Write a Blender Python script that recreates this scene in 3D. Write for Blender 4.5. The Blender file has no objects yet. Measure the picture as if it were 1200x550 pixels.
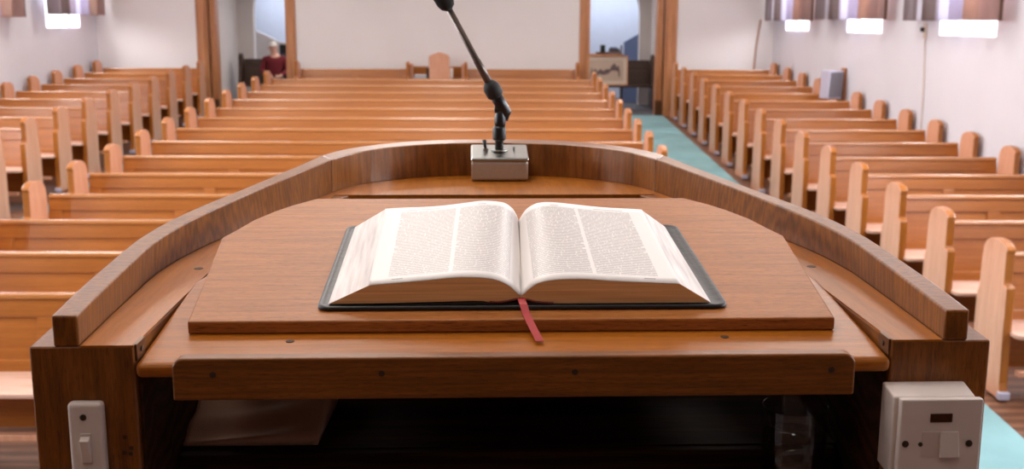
import bpy, bmesh, math, random
from mathutils import Vector, Matrix
random.seed(7)
PI = math.pi
R = math.radians
S = bpy.context.scene
COL = S.collection

# ------------------------------------------------------------------ camera, world, lights, exposure
CAMZ = 2.30
def setup_camera():
    tilt, yaw, roll = R(10.9), R(0.9615), R(0.2318)
    fwd = Vector((math.sin(yaw) * math.cos(tilt), math.cos(yaw) * math.cos(tilt), -math.sin(tilt)))
    right = Vector((math.cos(yaw), -math.sin(yaw), 0))
    up = right.cross(fwd)
    r2 = right * math.cos(roll) + up * math.sin(roll)
    u2 = up * math.cos(roll) - right * math.sin(roll)
    M = Matrix((r2, u2, -fwd)).transposed().to_4x4()
    M.translation = (0, 0, CAMZ)
    cam = bpy.data.cameras.new('camera')
    cam.sensor_width = 36.0
    cam.lens = 1300.0 / 1200.0 * 36.0
    cam.clip_start = 0.05
    cam.dof.use_dof = True
    cam.dof.focus_distance = 1.42
    cam.dof.aperture_fstop = 9.0
    ob = bpy.data.objects.new('camera', cam)
    ob.matrix_world = M
    COL.objects.link(ob)
    S.camera = ob
setup_camera()

world = bpy.data.worlds.new('sky')
S.world = world
world.use_nodes = True
bgn = world.node_tree.nodes['Background']
bgn.inputs[0].default_value = (0.86, 0.93, 1.0, 1)
bgn.inputs[1].default_value = 4.0

S.view_settings.view_transform = 'Standard'
S.view_settings.look = 'None'
S.view_settings.gamma = 1
S.view_settings.use_curve_mapping = False
S.view_settings.exposure = -0.35

def area_light(name, loc, direction, sx, sy, power, color=(1, 1, 1)):
    l = bpy.data.lights.new(name, 'AREA')
    l.shape = 'RECTANGLE'
    l.size, l.size_y = sx, sy
    l.energy = power
    l.color = color
    o = bpy.data.objects.new(name, l)
    o.location = loc
    o.rotation_euler = Vector(direction).to_track_quat('-Z', 'Y').to_euler()
    COL.objects.link(o)
    return o

WIN_Y = [17.80, 14.57, 11.38, 8.10, 4.90, 1.70]     # window centres along both side walls
WIN_W, WIN_Z0, WIN_Z1 = 1.38, 2.17, 3.70
XL, XR = -6.74, 4.80                                        # side walls
YB, YF = 19.25, -3.5                                        # back wall of the nave, wall behind the camera
CEIL = 5.2
DAY = (0.94, 0.965, 1.0)
for y in WIN_Y:
    for sx, x in ((1, XL - 0.42), (-1, XR + 0.42)):
        area_light('window_daylight', (x, y, (WIN_Z0 + WIN_Z1) / 2 + .2), (sx, 0, -0.25), 1.4, 1.4, 260, DAY)
# unseen lights added under the ceiling, each with a fitting made up below
FILL_LAMPS = [(-0.9, -1.2), (-4.2, 7.0), (2.4, 7.0), (-4.2, 11.5), (2.4, 11.5), (-4.2, 16.0), (2.4, 16.0), (-0.9, 4.6), (-0.9, 9.2), (-0.9, 13.8), (-0.9, 1.9)]
for x, y in FILL_LAMPS:
    warm = y < 0                       # a weak warm light added behind the camera to warm the pulpit front
    area_light('fill_light', (x, y, CEIL - 0.16), (0, 0, -1), 1.3, 1.3, 26 if warm else (90 if y > 2 else 56), (1.0, 0.74, 0.5) if warm else (1.0, 0.93, 0.86))
# the vestibule's own daylight
area_light('vestibule_daylight', (-3.9, 23.2, 3.3), (0, -0.35, -1), 2.2, 0.8, 75, (0.84, 0.90, 1.0))
area_light('vestibule_daylight', (2.3, 23.2, 3.3), (0, -0.35, -1), 2.2, 0.8, 75, (0.84, 0.90, 1.0))
area_light('vestibule_fill', (-0.9, 20.4, 3.35), (0, 0, -1), 5.5, 0.6, 110, (1.0, 0.95, 0.9))  # added light without a fitting, brightens the vestibule

# ------------------------------------------------------------------ materials
def lin(r, g, b):
    def f(c):
        c /= 255.0
        return c / 12.92 if c <= 0.04045 else ((c + 0.055) / 1.055) ** 2.4
    return (f(r), f(g), f(b), 1.0)

def new_mat(name):
    m = bpy.data.materials.new(name)
    m.use_nodes = True
    nt = m.node_tree
    return m, nt, nt.nodes['Principled BSDF']

def plain(name, col, rough=0.6, metal=0.0, noise=0.0, nscale=8.0, bump=0.0, spec=0.5):
    m, nt, p = new_mat(name)
    p.inputs['Base Color'].default_value = col
    p.inputs['Roughness'].default_value = rough
    p.inputs['Metallic'].default_value = metal
    p.inputs['Specular IOR Level'].default_value = spec
    tc = nt.nodes.new('ShaderNodeTexCoord')
    nz = nt.nodes.new('ShaderNodeTexNoise')
    nz.inputs['Scale'].default_value = nscale
    nz.inputs['Detail'].default_value = 5
    nt.links.new(tc.outputs['Object'], nz.inputs['Vector'])
    if noise > 0:
        rp = nt.nodes.new('ShaderNodeValToRGB')
        rp.color_ramp.elements[0].position = 0.3
        rp.color_ramp.elements[1].position = 0.7
        rp.color_ramp.elements[0].color = tuple(c * (1 - noise) for c in col[:3]) + (1,)
        rp.color_ramp.elements[1].color = tuple(min(1, c * (1 + noise)) for c in col[:3]) + (1,)
        nt.links.new(nz.outputs['Fac'], rp.inputs['Fac'])
        nt.links.new(rp.outputs['Color'], p.inputs['Base Color'])
    if bump > 0:
        b = nt.nodes.new('ShaderNodeBump')
        b.inputs['Strength'].default_value = bump
        b.inputs['Distance'].default_value = 0.002
        nt.links.new(nz.outputs['Fac'], b.inputs['Height'])
        nt.links.new(b.outputs['Normal'], p.inputs['Normal'])
    return m

def wood(name, dark, mid, light, axis='X', rough=0.36, fine=60.0, stretch=0.05, rings=0.5, bump=0.12, spec=0.5, pore=0.55, coat=0.0):
    """oak: long streaks along `axis`, cathedral figure, and short dark pores"""
    m, nt, p = new_mat(name)
    N, L = nt.nodes, nt.links
    tc = N.new('ShaderNodeTexCoord')
    def mapped(s_along, s_across, off=(0, 0, 0)):
        mp = N.new('ShaderNodeMapping')
        sc = {'X': (s_along, s_across, s_across), 'Y': (s_across, s_along, s_across), 'Z': (s_across, s_across, s_along)}[axis]
        mp.inputs['Scale'].default_value = sc
        mp.inputs['Location'].default_value = off
        L.new(tc.outputs['Object'], mp.inputs['Vector'])
        return mp
    n1 = N.new('ShaderNodeTexNoise')
    n1.inputs['Scale'].default_value = 1.0
    n1.inputs['Detail'].default_value = 6
    n1.inputs['Roughness'].default_value = 0.6
    n1.inputs['Distortion'].default_value = 0.25
    L.new(mapped(fine * stretch * .5, fine * .5).outputs['Vector'], n1.inputs['Vector'])
    wv = N.new('ShaderNodeTexWave')
    wv.wave_type = 'RINGS'
    wv.inputs['Scale'].default_value = 1.0
    wv.inputs['Distortion'].default_value = 9.0
    wv.inputs['Detail'].default_value = 3
    wv.inputs['Detail Scale'].default_value = 1.2
    L.new(mapped(fine * stretch * .35, fine * .22, (3.1, 1.7, 2.3)).outputs['Vector'], wv.inputs['Vector'])
    mx = N.new('ShaderNodeMix')
    mx.data_type = 'FLOAT'
    mx.inputs['Factor'].default_value = rings
    L.new(n1.outputs['Fac'], mx.inputs['A'])
    L.new(wv.outputs['Fac'], mx.inputs['B'])
    rp = N.new('ShaderNodeValToRGB')
    cr = rp.color_ramp
    cr.elements[0].position, cr.elements[1].position = 0.22, 0.8
    cr.elements[0].color, cr.elements[1].color = dark, light
    e = cr.elements.new(0.5)
    e.color = mid
    L.new(mx.outputs['Result'], rp.inputs['Fac'])
    n2 = N.new('ShaderNodeTexNoise')
    n2.inputs['Scale'].default_value = 1.0
    n2.inputs['Detail'].default_value = 3
    L.new(mapped(fine * stretch * 6, fine * 7).outputs['Vector'], n2.inputs['Vector'])
    r2 = N.new('ShaderNodeValToRGB')
    r2.color_ramp.elements[0].position, r2.color_ramp.elements[1].position = 0.34, 0.46
    r2.color_ramp.elements[0].color = (1 - pore, 1 - pore, 1 - pore, 1)
    r2.color_ramp.elements[1].color = (1, 1, 1, 1)
    L.new(n2.outputs['Fac'], r2.inputs['Fac'])
    mul = N.new('ShaderNodeMix')
    mul.data_type = 'RGBA'
    mul.blend_type = 'MULTIPLY'
    mul.inputs['Factor'].default_value = 1.0
    L.new(rp.outputs['Color'], mul.inputs['A'])
    L.new(r2.outputs['Color'], mul.inputs['B'])
    L.new(mul.outputs['Result'], p.inputs['Base Color'])
    p.inputs['Roughness'].default_value = rough
    p.inputs['Specular IOR Level'].default_value = spec
    p.inputs['Coat Weight'].default_value = coat
    p.inputs['Coat Roughness'].default_value = 0.25
    b = N.new('ShaderNodeBump')
    b.inputs['Strength'].default_value = bump
    b.inputs['Distance'].default_value = 0.001
    L.new(n2.outputs['Fac'], b.inputs['Height'])
    L.new(b.outputs['Normal'], p.inputs['Normal'])
    return m

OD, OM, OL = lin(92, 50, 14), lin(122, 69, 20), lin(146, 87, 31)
M = {}
for ax in 'XYZ':
    M['oak' + ax] = wood('pulpit_oak_' + ax, OD, OM, OL, ax, rough=0.38, fine=260, stretch=0.05, rings=0.14, spec=0.4)
M['rail_wood'] = wood('rail_oak', lin(82, 43, 10), lin(118, 66, 17), lin(146, 87, 28), 'Z', rough=0.36, fine=190, stretch=0.13, rings=0.24, pore=0.4, spec=0.35)
M['rail_arc'] = wood('rail_back_oak', lin(92, 52, 18), lin(130, 77, 30), lin(158, 100, 46), 'Z', rough=0.3, fine=170, stretch=0.08, rings=0.12, pore=0.35, coat=0.4)
M['board'] = wood('reading_board_oak', lin(134, 79, 34), lin(160, 97, 45), lin(176, 111, 55), 'X', spec=0.25, rough=0.45, fine=260, stretch=0.06, rings=0.16, pore=0.6)
M['ledge'] = wood('ledge_oak', lin(134, 74, 17), lin(158, 91, 22), lin(176, 106, 30), 'Y', spec=0.28, rough=0.34, fine=200, stretch=0.05, rings=0.12, pore=0.3)
M['base'] = wood('desk_oak', lin(132, 74, 16), lin(158, 90, 21), lin(176, 104, 29), 'X', spec=0.3, rough=0.34, fine=200, stretch=0.05, rings=0.12, pore=0.3)
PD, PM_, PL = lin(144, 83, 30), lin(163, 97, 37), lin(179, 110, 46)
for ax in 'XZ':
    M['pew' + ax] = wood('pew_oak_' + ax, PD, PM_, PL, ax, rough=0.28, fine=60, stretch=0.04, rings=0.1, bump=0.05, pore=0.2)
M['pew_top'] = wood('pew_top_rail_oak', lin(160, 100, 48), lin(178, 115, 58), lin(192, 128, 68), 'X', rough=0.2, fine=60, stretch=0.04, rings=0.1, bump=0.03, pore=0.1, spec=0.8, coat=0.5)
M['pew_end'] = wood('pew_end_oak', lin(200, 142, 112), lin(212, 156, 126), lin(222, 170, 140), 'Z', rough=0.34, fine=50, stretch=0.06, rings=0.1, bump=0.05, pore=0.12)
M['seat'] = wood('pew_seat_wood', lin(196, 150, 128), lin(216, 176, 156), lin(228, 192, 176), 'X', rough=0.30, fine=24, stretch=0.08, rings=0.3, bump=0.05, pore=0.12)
M['trim'] = wood('door_oak', lin(156, 98, 58), lin(176, 116, 74), lin(192, 132, 90), 'Z', rough=0.4, fine=22, stretch=0.05, rings=0.4, bump=0.05, pore=0.25)
M['dark_oak'] = wood('dark_oak', lin(40, 22, 14), lin(58, 34, 22), lin(80, 48, 30), 'X', rough=0.4, fine=26, stretch=0.05, rings=0.4, bump=0.05)
M['inside'] = wood('shaded_inner_wood', lin(48, 26, 13), lin(60, 34, 17), lin(74, 43, 22), 'X', spec=0.15, rough=0.75, fine=60, stretch=0.05)  # pulpit oak darkened, the deep shade inside put into its colour
M['wall'] = plain('wall_paint', lin(216, 214, 222), 0.85, noise=0.03, nscale=1.2, bump=0.1)
M['wall_warm'] = plain('wall_paint_back', lin(222, 215, 214), 0.85, noise=0.03, nscale=1.0, bump=0.1)
M['ceil'] = plain('ceiling_paint', lin(240, 238, 236), 0.9)
M['grey_wall'] = plain('vestibule_paint', lin(205, 196, 194), 0.85, noise=0.02)
M['blue_wall'] = plain('stairwell_paint', lin(206, 212, 228), 0.85, noise=0.02)
M['carpet'] = plain('aisle_carpet', lin(130, 168, 173), 0.95, noise=0.12, nscale=2.2, bump=0.3, spec=0.1)
M['floor'] = wood('floor_boards', lin(92, 58, 40), lin(116, 76, 54), lin(136, 94, 70), 'X', rough=0.5, fine=14, stretch=0.05)
M['dark_floor'] = plain('vestibule_floor', lin(70, 66, 72), 0.7, noise=0.1)
M['white_plastic'] = plain('white_plastic', lin(214, 200, 193), 0.38, noise=0.02, nscale=30)
M['cream_plastic'] = plain('cream_plastic', lin(204, 188, 180), 0.4, noise=0.03, nscale=30)
M['screw'] = plain('steel_screw', lin(96, 90, 84), 0.35, 1.0)
M['dark_hole'] = plain('dark_hole', lin(22, 14, 9), 0.8)
M['plug'] = plain('dark_wood_plug', lin(52, 30, 16), 0.6)
M['neon'] = plain('brown_neon_window', lin(66, 36, 20), 0.2)
M['steel'] = plain('brushed_steel', lin(164, 166, 162), 0.28, 1.0, noise=0.04, nscale=60)
M['painted_steel'] = plain('grey_hammered_metal', lin(178, 162, 148), 0.36, 0.3, noise=0.04, nscale=160, bump=0.15)
M['bronze'] = plain('bronze_plate', lin(110, 78, 52), 0.35, 0.9)
M['black'] = plain('black_plastic', lin(22, 22, 24), 0.38)
M['rubber'] = plain('black_rubber', lin(30, 27, 26), 0.7)
M['boom'] = plain('dark_anodised_metal', lin(98, 86, 80), 0.32, 0.5)
M['foam'] = plain('black_foam', lin(34, 31, 30), 0.95, bump=0.5, nscale=300)
M['leather'] = plain('black_leather', lin(24, 23, 26), 0.42, noise=0.1, nscale=90, bump=0.35)
M['edge_gilt'] = None
M['ribbon'] = plain('red_ribbon', lin(168, 24, 26), 0.5, noise=0.08, nscale=120)
M['headband'] = plain('headband_silk', lin(112, 44, 24), 0.7, noise=0.5, nscale=700)
M['paper'] = plain('paper', lin(238, 232, 226), 0.7)
M['cloth'] = plain('tan_cloth', lin(206, 158, 128), 0.85, noise=0.1, nscale=20, bump=0.2)
M['skin'] = plain('skin', lin(214, 164, 144), 0.5, noise=0.03)
M['hair'] = plain('white_hair', lin(222, 214, 206), 0.7, noise=0.06, nscale=60)
M['sweater'] = plain('red_sweater', lin(100, 14, 26), 0.85, noise=0.08, nscale=30)
M['trousers'] = plain('dark_trousers', lin(34, 32, 38), 0.8)
M['grey_box'] = plain('grey_cabinet', lin(176, 172, 190), 0.5)
M['grille'] = plain('speaker_grille', lin(112, 106, 112), 0.8, bump=0.4, nscale=220)
M['blue_panel'] = plain('blue_panel', lin(106, 122, 158), 0.7)
M['mat_board'] = plain('cream_mat_board', lin(206, 188, 172), 0.7)
M['drawing'] = None
M['lamp'] = None

def mat_text():
    """paper with two printed columns; UV u runs gutter -> fore-edge, v runs near -> far"""
    m, nt, p = new_mat('printed_page')
    N, L = nt.nodes, nt.links
    uv = N.new('ShaderNodeUVMap')
    sp = N.new('ShaderNodeSeparateXYZ')
    L.new(uv.outputs['UV'], sp.inputs['Vector'])
    def math_(op, a, b=None, c=None):
        n = N.new('ShaderNodeMath')
        n.operation = op
        for i, v in enumerate((a, b, c)):
            if v is None:
                continue
            if isinstance(v, (int, float)):
                n.inputs[i].default_value = v
            else:
                L.new(v, n.inputs[i])
        return n.outputs[0]
    u, v = sp.outputs['X'], sp.outputs['Y']
    def band(x, a, b):
        return math_('MULTIPLY', math_('GREATER_THAN', x, a), math_('LESS_THAN', x, b))
    # ragged line ends: each line ends at its own place
    cmb0 = N.new('ShaderNodeCombineXYZ')
    L.new(math_('FLOOR', math_('MULTIPLY', v, 62.0)), cmb0.inputs['X'])
    wn = N.new('ShaderNodeTexWhiteNoise')
    wn.noise_dimensions = '3D'
    L.new(cmb0.outputs[0], wn.inputs['Vector'])
    rag = math_('MULTIPLY', math_('GREATER_THAN', wn.outputs['Value'], 0.88), 0.022)
    c1 = math_('MULTIPLY', math_('GREATER_THAN', u, 0.10), math_('LESS_THAN', math_('ADD', u, rag), 0.475))
    c2 = math_('MULTIPLY', math_('GREATER_THAN', u, 0.50), math_('LESS_THAN', math_('ADD', u, rag), 0.885))
    cols = math_('ADD', c1, c2)
    rows = band(v, 0.07, 0.93)
    head = math_('MULTIPLY', band(v, 0.95, 0.962), math_('ADD', band(u, 0.62, 0.84), band(u, 0.3, 0.36)))
    foot = math_('MULTIPLY', band(v, 0.035, 0.046), band(u, 0.79, 0.86))
    # lines of print and word gaps
    ph = math_('FRACT', math_('MULTIPLY', v, 62.0))
    line = band(ph, 0.2, 0.78)
    cmb = N.new('ShaderNodeCombineXYZ')
    L.new(math_('MULTIPLY', u, 90.0), cmb.inputs['X'])
    L.new(math_('FLOOR', math_('MULTIPLY', v, 62.0)), cmb.inputs['Y'])
    nz = N.new('ShaderNodeTexNoise')
    nz.inputs['Scale'].default_value = 1.0
    nz.inputs['Detail'].default_value = 1
    L.new(cmb.outputs[0], nz.inputs['Vector'])
    word = math_('GREATER_THAN', nz.outputs['Fac'], 0.40)
    ink = math_('MULTIPLY', math_('MULTIPLY', cols, rows), math_('MULTIPLY', line, word))
    ink = math_('MAXIMUM', ink, math_('MAXIMUM', head, foot))
    ink = math_('MULTIPLY', ink, 0.56)
    mx = N.new('ShaderNodeMix')
    mx.data_type = 'RGBA'
    L.new(ink, mx.inputs['Factor'])
    mx.inputs['A'].default_value = lin(222, 216, 213)
    mx.inputs['B'].default_value = lin(96, 84, 84)
    L.new(mx.outputs['Result'], p.inputs['Base Color'])
    p.inputs['Roughness'].default_value = 0.42
    p.inputs['Specular IOR Level'].default_value = 0.4
    return m
M['print'] = mat_text()

def mat_edge(name, c0, c1, axis, scale, rough=0.5, metal=0.0):
    """stack of page edges: fine lines"""
    m, nt, p = new_mat(name)
    N, L = nt.nodes, nt.links
    tc = N.new('ShaderNodeTexCoord')
    mp = N.new('ShaderNodeMapping')
    mp.inputs['Scale'].default_value = {'Z': (6, 6, scale), 'X': (scale, 3, scale * 0.6)}[axis]
    L.new(tc.outputs['Object'], mp.inputs['Vector'])
    nz = N.new('ShaderNodeTexNoise')
    nz.inputs['Scale'].default_value = 1
    nz.inputs['Detail'].default_value = 4
    L.new(mp.outputs[0], nz.inputs['Vector'])
    rp = N.new('ShaderNodeValToRGB')
    rp.color_ramp.elements[0].position, rp.color_ramp.elements[1].position = 0.3, 0.68
    rp.color_ramp.elements[0].color, rp.color_ramp.elements[1].color = c0, c1
    L.new(nz.outputs['Fac'], rp.inputs['Fac'])
    L.new(rp.outputs['Color'], p.inputs['Base Color'])
    p.inputs['Roughness'].default_value = rough
    p.inputs['Metallic'].default_value = metal
    return m
M['edge_gilt'] = mat_edge('gilt_page_edge', lin(204, 150, 96), lin(236, 188, 134), 'Z', 420, 0.5, 0.1)
M['edge_white'] = mat_edge('white_page_edge', lin(192, 182, 178), lin(226, 218, 214), 'X', 150, 0.6)

def mat_curtain():
    m, nt, p = new_mat('striped_curtain')
    N, L = nt.nodes, nt.links
    uv = N.new('ShaderNodeUVMap')
    sp = N.new('ShaderNodeSeparateXYZ')
    L.new(uv.outputs['UV'], sp.inputs['Vector'])
    fr = N.new('ShaderNodeMath')
    fr.operation = 'FRACT'
    L.new(sp.outputs['X'], fr.inputs[0])
    rp = N.new('ShaderNodeValToRGB')
    cr = rp.color_ramp
    cr.interpolation = 'CONSTANT'
    stops = [(0.0, (178, 166, 172)), (0.17, (232, 230, 240)), (0.26, (142, 126, 124)), (0.34, (190, 182, 194)), (0.46, (224, 222, 236)), (0.55, (196, 188, 206)), (0.65, (196, 166, 154)), (0.82, (208, 178, 174)), (0.965, (134, 106, 92))]
    cr.elements[0].position = 0.0
    cr.elements[0].color = lin(*stops[0][1])
    cr.elements[1].position = stops[1][0]
    cr.elements[1].color = lin(*stops[1][1])
    for pos, c in stops[2:]:
        e = cr.elements.new(pos)
        e.color = lin(*c)
    L.new(fr.outputs[0], rp.inputs['Fac'])
    L.new(rp.outputs['Color'], p.inputs['Base Color'])
    p.inputs['Roughness'].default_value = 0.85
    tr = N.new('ShaderNodeBsdfTranslucent')
    L.new(rp.outputs['Color'], tr.inputs['Color'])
    ms = N.new('ShaderNodeMixShader')
    ms.inputs[0].default_value = 0.4
    out = N['Material Output']
    L.new(p.outputs[0], ms.inputs[1])
    L.new(tr.outputs[0], ms.inputs[2])
    L.new(ms.outputs[0], out.inputs['Surface'])
    return m
M['curtain'] = mat_curtain()

def mat_pane():
    m, nt, p = new_mat('window_glass')
    N, L = nt.nodes, nt.links
    t = N.new('ShaderNodeBsdfTransparent')
    g = N.new('ShaderNodeBsdfGlossy')
    g.inputs['Roughness'].default_value = 0.05
    ms = N.new('ShaderNodeMixShader')
    ms.inputs[0].default_value = 0.06
    L.new(t.outputs[0], ms.inputs[1])
    L.new(g.outputs[0], ms.inputs[2])
    L.new(ms.outputs[0], N['Material Output'].inputs['Surface'])
    N.remove(p)
    return m
M['pane'] = mat_pane()

def mat_glass(name, ior, tint):
    """thin clear glass: what lies behind shows through, with a Fresnel reflection"""
    m, nt, p = new_mat(name)
    N, L = nt.nodes, nt.links
    t = N.new('ShaderNodeBsdfTransparent')
    t.inputs['Color'].default_value = tint
    g = N.new('ShaderNodeBsdfGlossy')
    g.inputs['Roughness'].default_value = 0.03
    lw = N.new('ShaderNodeLayerWeight')
    pw = N.new('ShaderNodeMath')
    pw.operation = 'POWER'
    pw.inputs[1].default_value = 3.5
    L.new(lw.outputs['Facing'], pw.inputs[0])
    fr = N.new('ShaderNodeMath')
    fr.operation = 'MULTIPLY_ADD'
    fr.inputs[1].default_value = 0.6
    fr.inputs[2].default_value = (ior - 1) * .1
    L.new(pw.outputs[0], fr.inputs[0])
    ms = N.new('ShaderNodeMixShader')
    L.new(fr.outputs[0], ms.inputs[0])
    L.new(t.outputs[0], ms.inputs[1])
    L.new(g.outputs[0], ms.inputs[2])
    L.new(ms.outputs[0], N['Material Output'].inputs['Surface'])
    N.remove(p)
    return m
M['glass'] = mat_glass('clear_glass', 1.45, (.93, .94, .94, 1))
M['water'] = mat_glass('water', 1.33, (.86, .84, .82, 1))

def mat_lamp():
    m, nt, p = new_mat('lamp_diffuser')
    p.inputs['Base Color'].default_value = (0.9, 0.9, 0.9, 1)
    p.inputs['Emission Color'].default_value = (1, 0.93, 0.85, 1)
    p.inputs['Emission Strength'].default_value = 2.0
    return m
M['lamp'] = mat_lamp()

def mat_drawing():
    m, nt, p = new_mat('faded_drawing')
    N, L = nt.nodes, nt.links
    tc = N.new('ShaderNodeTexCoord')
    nz = N.new('ShaderNodeTexNoise')
    nz.inputs['Scale'].default_value = 5
    nz.inputs['Detail'].default_value = 4
    L.new(tc.outputs['Object'], nz.inputs['Vector'])
    rp = N.new('ShaderNodeValToRGB')
    rp.color_ramp.elements[0].color = lin(176, 152, 134)
    rp.color_ramp.elements[1].color = lin(196, 174, 156)
    L.new(nz.outputs['Fac'], rp.inputs['Fac'])
    L.new(rp.outputs['Color'], p.inputs['Base Color'])
    p.inputs['Roughness'].default_value = 0.7
    return m
M['drawing'] = mat_drawing()

# ------------------------------------------------------------------ mesh helpers
class MB:
    def __init__(self):
        self.v, self.f, self.uv, self.mi = [], [], {}, []
    def add(self, verts, faces, mi=0):
        o = len(self.v)
        self.v += [tuple(p) for p in verts]
        for f in faces:
            self.f.append(tuple(i + o for i in f))
            self.mi.append(mi)
        return o
    def box(self, x0, x1, y0, y1, z0, z1, mi=0):
        self.add([(x0, y0, z0), (x1, y0, z0), (x1, y1, z0), (x0, y1, z0), (x0, y0, z1), (x1, y0, z1), (x1, y1, z1), (x0, y1, z1)],
                 [(0, 3, 2, 1), (4, 5, 6, 7), (0, 1, 5, 4), (1, 2, 6, 5), (2, 3, 7, 6), (3, 0, 4, 7)], mi)
        return self
    def add_taper(self, xb0, xb1, xf0, xf1, yf, yb, h):
        self.add([(xf0, yf, -h + .001), (xf1, yf, -h + .001), (xb1, yb, -h), (xb0, yb, -h), (xf0, yf, h - .001), (xf1, yf, h - .001), (xb1, yb, h), (xb0, yb, h)],
                 [(0, 3, 2, 1), (4, 5, 6, 7), (0, 1, 5, 4), (1, 2, 6, 5), (2, 3, 7, 6), (3, 0, 4, 7)])
        return self
    def prism(self, pts, fn0, fn1, mi=0):
        """closed outline pts (2D), fn0/fn1 map a 2D point to the 3D end caps"""
        n = len(pts)
        self.add([fn0(p) for p in pts] + [fn1(p) for p in pts],
                 [tuple(range(n))[::-1], tuple(range(n, 2 * n))] + [(i, (i + 1) % n, n + (i + 1) % n, n + i) for i in range(n)], mi)
        return self
    def strip(self, rings, closed_ring=True, caps=True, mi=0):
        """loft rings of equal length"""
        n = len(rings[0])
        vs = [p for r in rings for p in r]
        fs = []
        for k in range(len(rings) - 1):
            for i in range(n if closed_ring else n - 1):
                j = (i + 1) % n
                fs.append((k * n + i, k * n + j, (k + 1) * n + j, (k + 1) * n + i))
        if caps and closed_ring:
            fs.append(tuple(range(n))[::-1])
            fs.append(tuple(range((len(rings) - 1) * n, len(rings) * n)))
        self.add(vs, fs, mi)
        return self
    def tube(self, pts, rad, seg=10, caps=True, mi=0):
        pts = [Vector(p) for p in pts]
        rads = rad if isinstance(rad, (list, tuple)) else [rad] * len(pts)
        rings = []
        ref = None
        for i, p in enumerate(pts):
            d = (pts[min(i + 1, len(pts) - 1)] - pts[max(i - 1, 0)]).normalized()
            if ref is None:
                ref = d.orthogonal().normalized()
            ref = (ref - d * ref.dot(d)).normalized()
            b = d.cross(ref)
            rings.append([p + (ref * math.cos(2 * PI * k / seg) + b * math.sin(2 * PI * k / seg)) * rads[i] for k in range(seg)])
        return self.strip(rings, True, caps, mi)
    def lathe(self, prof, c=(0, 0, 0), seg=24, mi=0):
        rings = [[(c[0] + r * math.cos(2 * PI * k / seg), c[1] + r * math.sin(2 * PI * k / seg), c[2] + z) for k in range(seg)] for r, z in prof]
        return self.strip(rings, True, True, mi)
    def build(self, name, mats, parent=None, smooth=False, bevel=0.0, segs=2, loc=None, rot=None, uvs=None, angle=35):
        me = bpy.data.meshes.new(name)
        me.from_pydata([tuple(p) for p in self.v], [], self.f)
        if not isinstance(mats, (list, tuple)):
            mats = [mats]
        for m in mats:
            me.materials.append(m)
        for i, pl in enumerate(me.polygons):
            pl.material_index = self.mi[i]
            pl.use_smooth = smooth
        if uvs is not None:
            lay = me.uv_layers.new(name='UVMap')
            for lp in me.loops:
                lay.data[lp.index].uv = uvs[lp.vertex_index]
        bm = bmesh.new()
        bm.from_mesh(me)
        bmesh.ops.recalc_face_normals(bm, faces=bm.faces)
        bm.to_mesh(me)
        bm.free()
        o = bpy.data.objects.new(name, me)
        COL.objects.link(o)
        if parent is not None:
            o.parent = parent
        if loc is not None:
            o.location = loc
        if rot is not None:
            o.rotation_euler = rot
        if bevel > 0:
            b = o.modifiers.new('bevel', 'BEVEL')
            b.width = bevel
            b.segments = segs
            b.limit_method = 'ANGLE'
            b.angle_limit = R(angle)
            b.harden_normals = False
        return o

def thing(name, label, cat, loc=(0, 0, 0), rz=0.0, group=None):
    o = bpy.data.objects.new(name, None)
    o.empty_display_size = 0.1
    o.location = loc
    o.rotation_euler = (0, 0, rz)
    COL.objects.link(o)
    o['label'] = label
    o['category'] = cat
    if group:
        o['group'] = group
    return o
def tag(o, label, cat, group=None):
    o['label'] = label
    o['category'] = cat
    if group:
        o['group'] = group
    return o
def struct(mb, name, mat, **k):
    o = mb.build(name, mat, **k)
    o['kind'] = 'structure'
    return o
def copy_tree(o, parent=None):
    c = o.copy()
    COL.objects.link(c)
    if parent is not None:
        c.parent = parent
    for ch in list(o.children):
        copy_tree(ch, c)
    return c

SL, Y0 = 0.0488, 5.02
def zf(y):                        # the nave floor rises gently towards the back
    return max(0.0, SL * (min(y, 19.25) - Y0))

# ------------------------------------------------------------------ room shell
def wall_with_windows(name, x, sx):
    mb = MB()
    t = 0.30
    xa, xb = (x, x + sx * t)
    x0, x1 = min(xa, xb), max(xa, xb)
    ys = sorted(WIN_Y)
    prev = YF
    for y in ys:
        mb.box(x0, x1, prev, y - WIN_W / 2, -0.1, CEIL)
        mb.box(x0, x1, y - WIN_W / 2, y + WIN_W / 2, -0.1, WIN_Z0)
        mb.box(x0, x1, y - WIN_W / 2, y + WIN_W / 2, WIN_Z1, CEIL)
        prev = y + WIN_W / 2
    mb.box(x0, x1, prev, YB + 0.2, -0.1, CEIL)
    return struct(mb, name, M['wall'])
wall_with_windows('wall_left', XL, -1)
wall_with_windows('wall_right', XR, 1)

mb = MB()
mb.strip([[(XL - .3, y, z), (XR + .3, y, z), (XR + .3, y, z - .2), (XL - .3, y, z - .2)] for y, z in ((YF - .2, 0), (Y0, 0), (YB + .02, zf(YB)))])
struct(mb, 'floor', M['floor'])
mb = MB().box(XL - .5, XR + .5, YB + .02, 25.4, zf(YB) - .2, zf(YB))
struct(mb, 'floor_vestibule', M['dark_floor'])
mb = MB().box(XL - .3, XR + .3, YF - .2, YB + .2, CEIL, CEIL + .2)
struct(mb, 'ceiling', M['ceil'])
mb = MB().box(XL - .3, XR + .3, YF - .2, YF, -.1, CEIL)
struct(mb, 'wall_front', M['dark_oak'])

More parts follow.
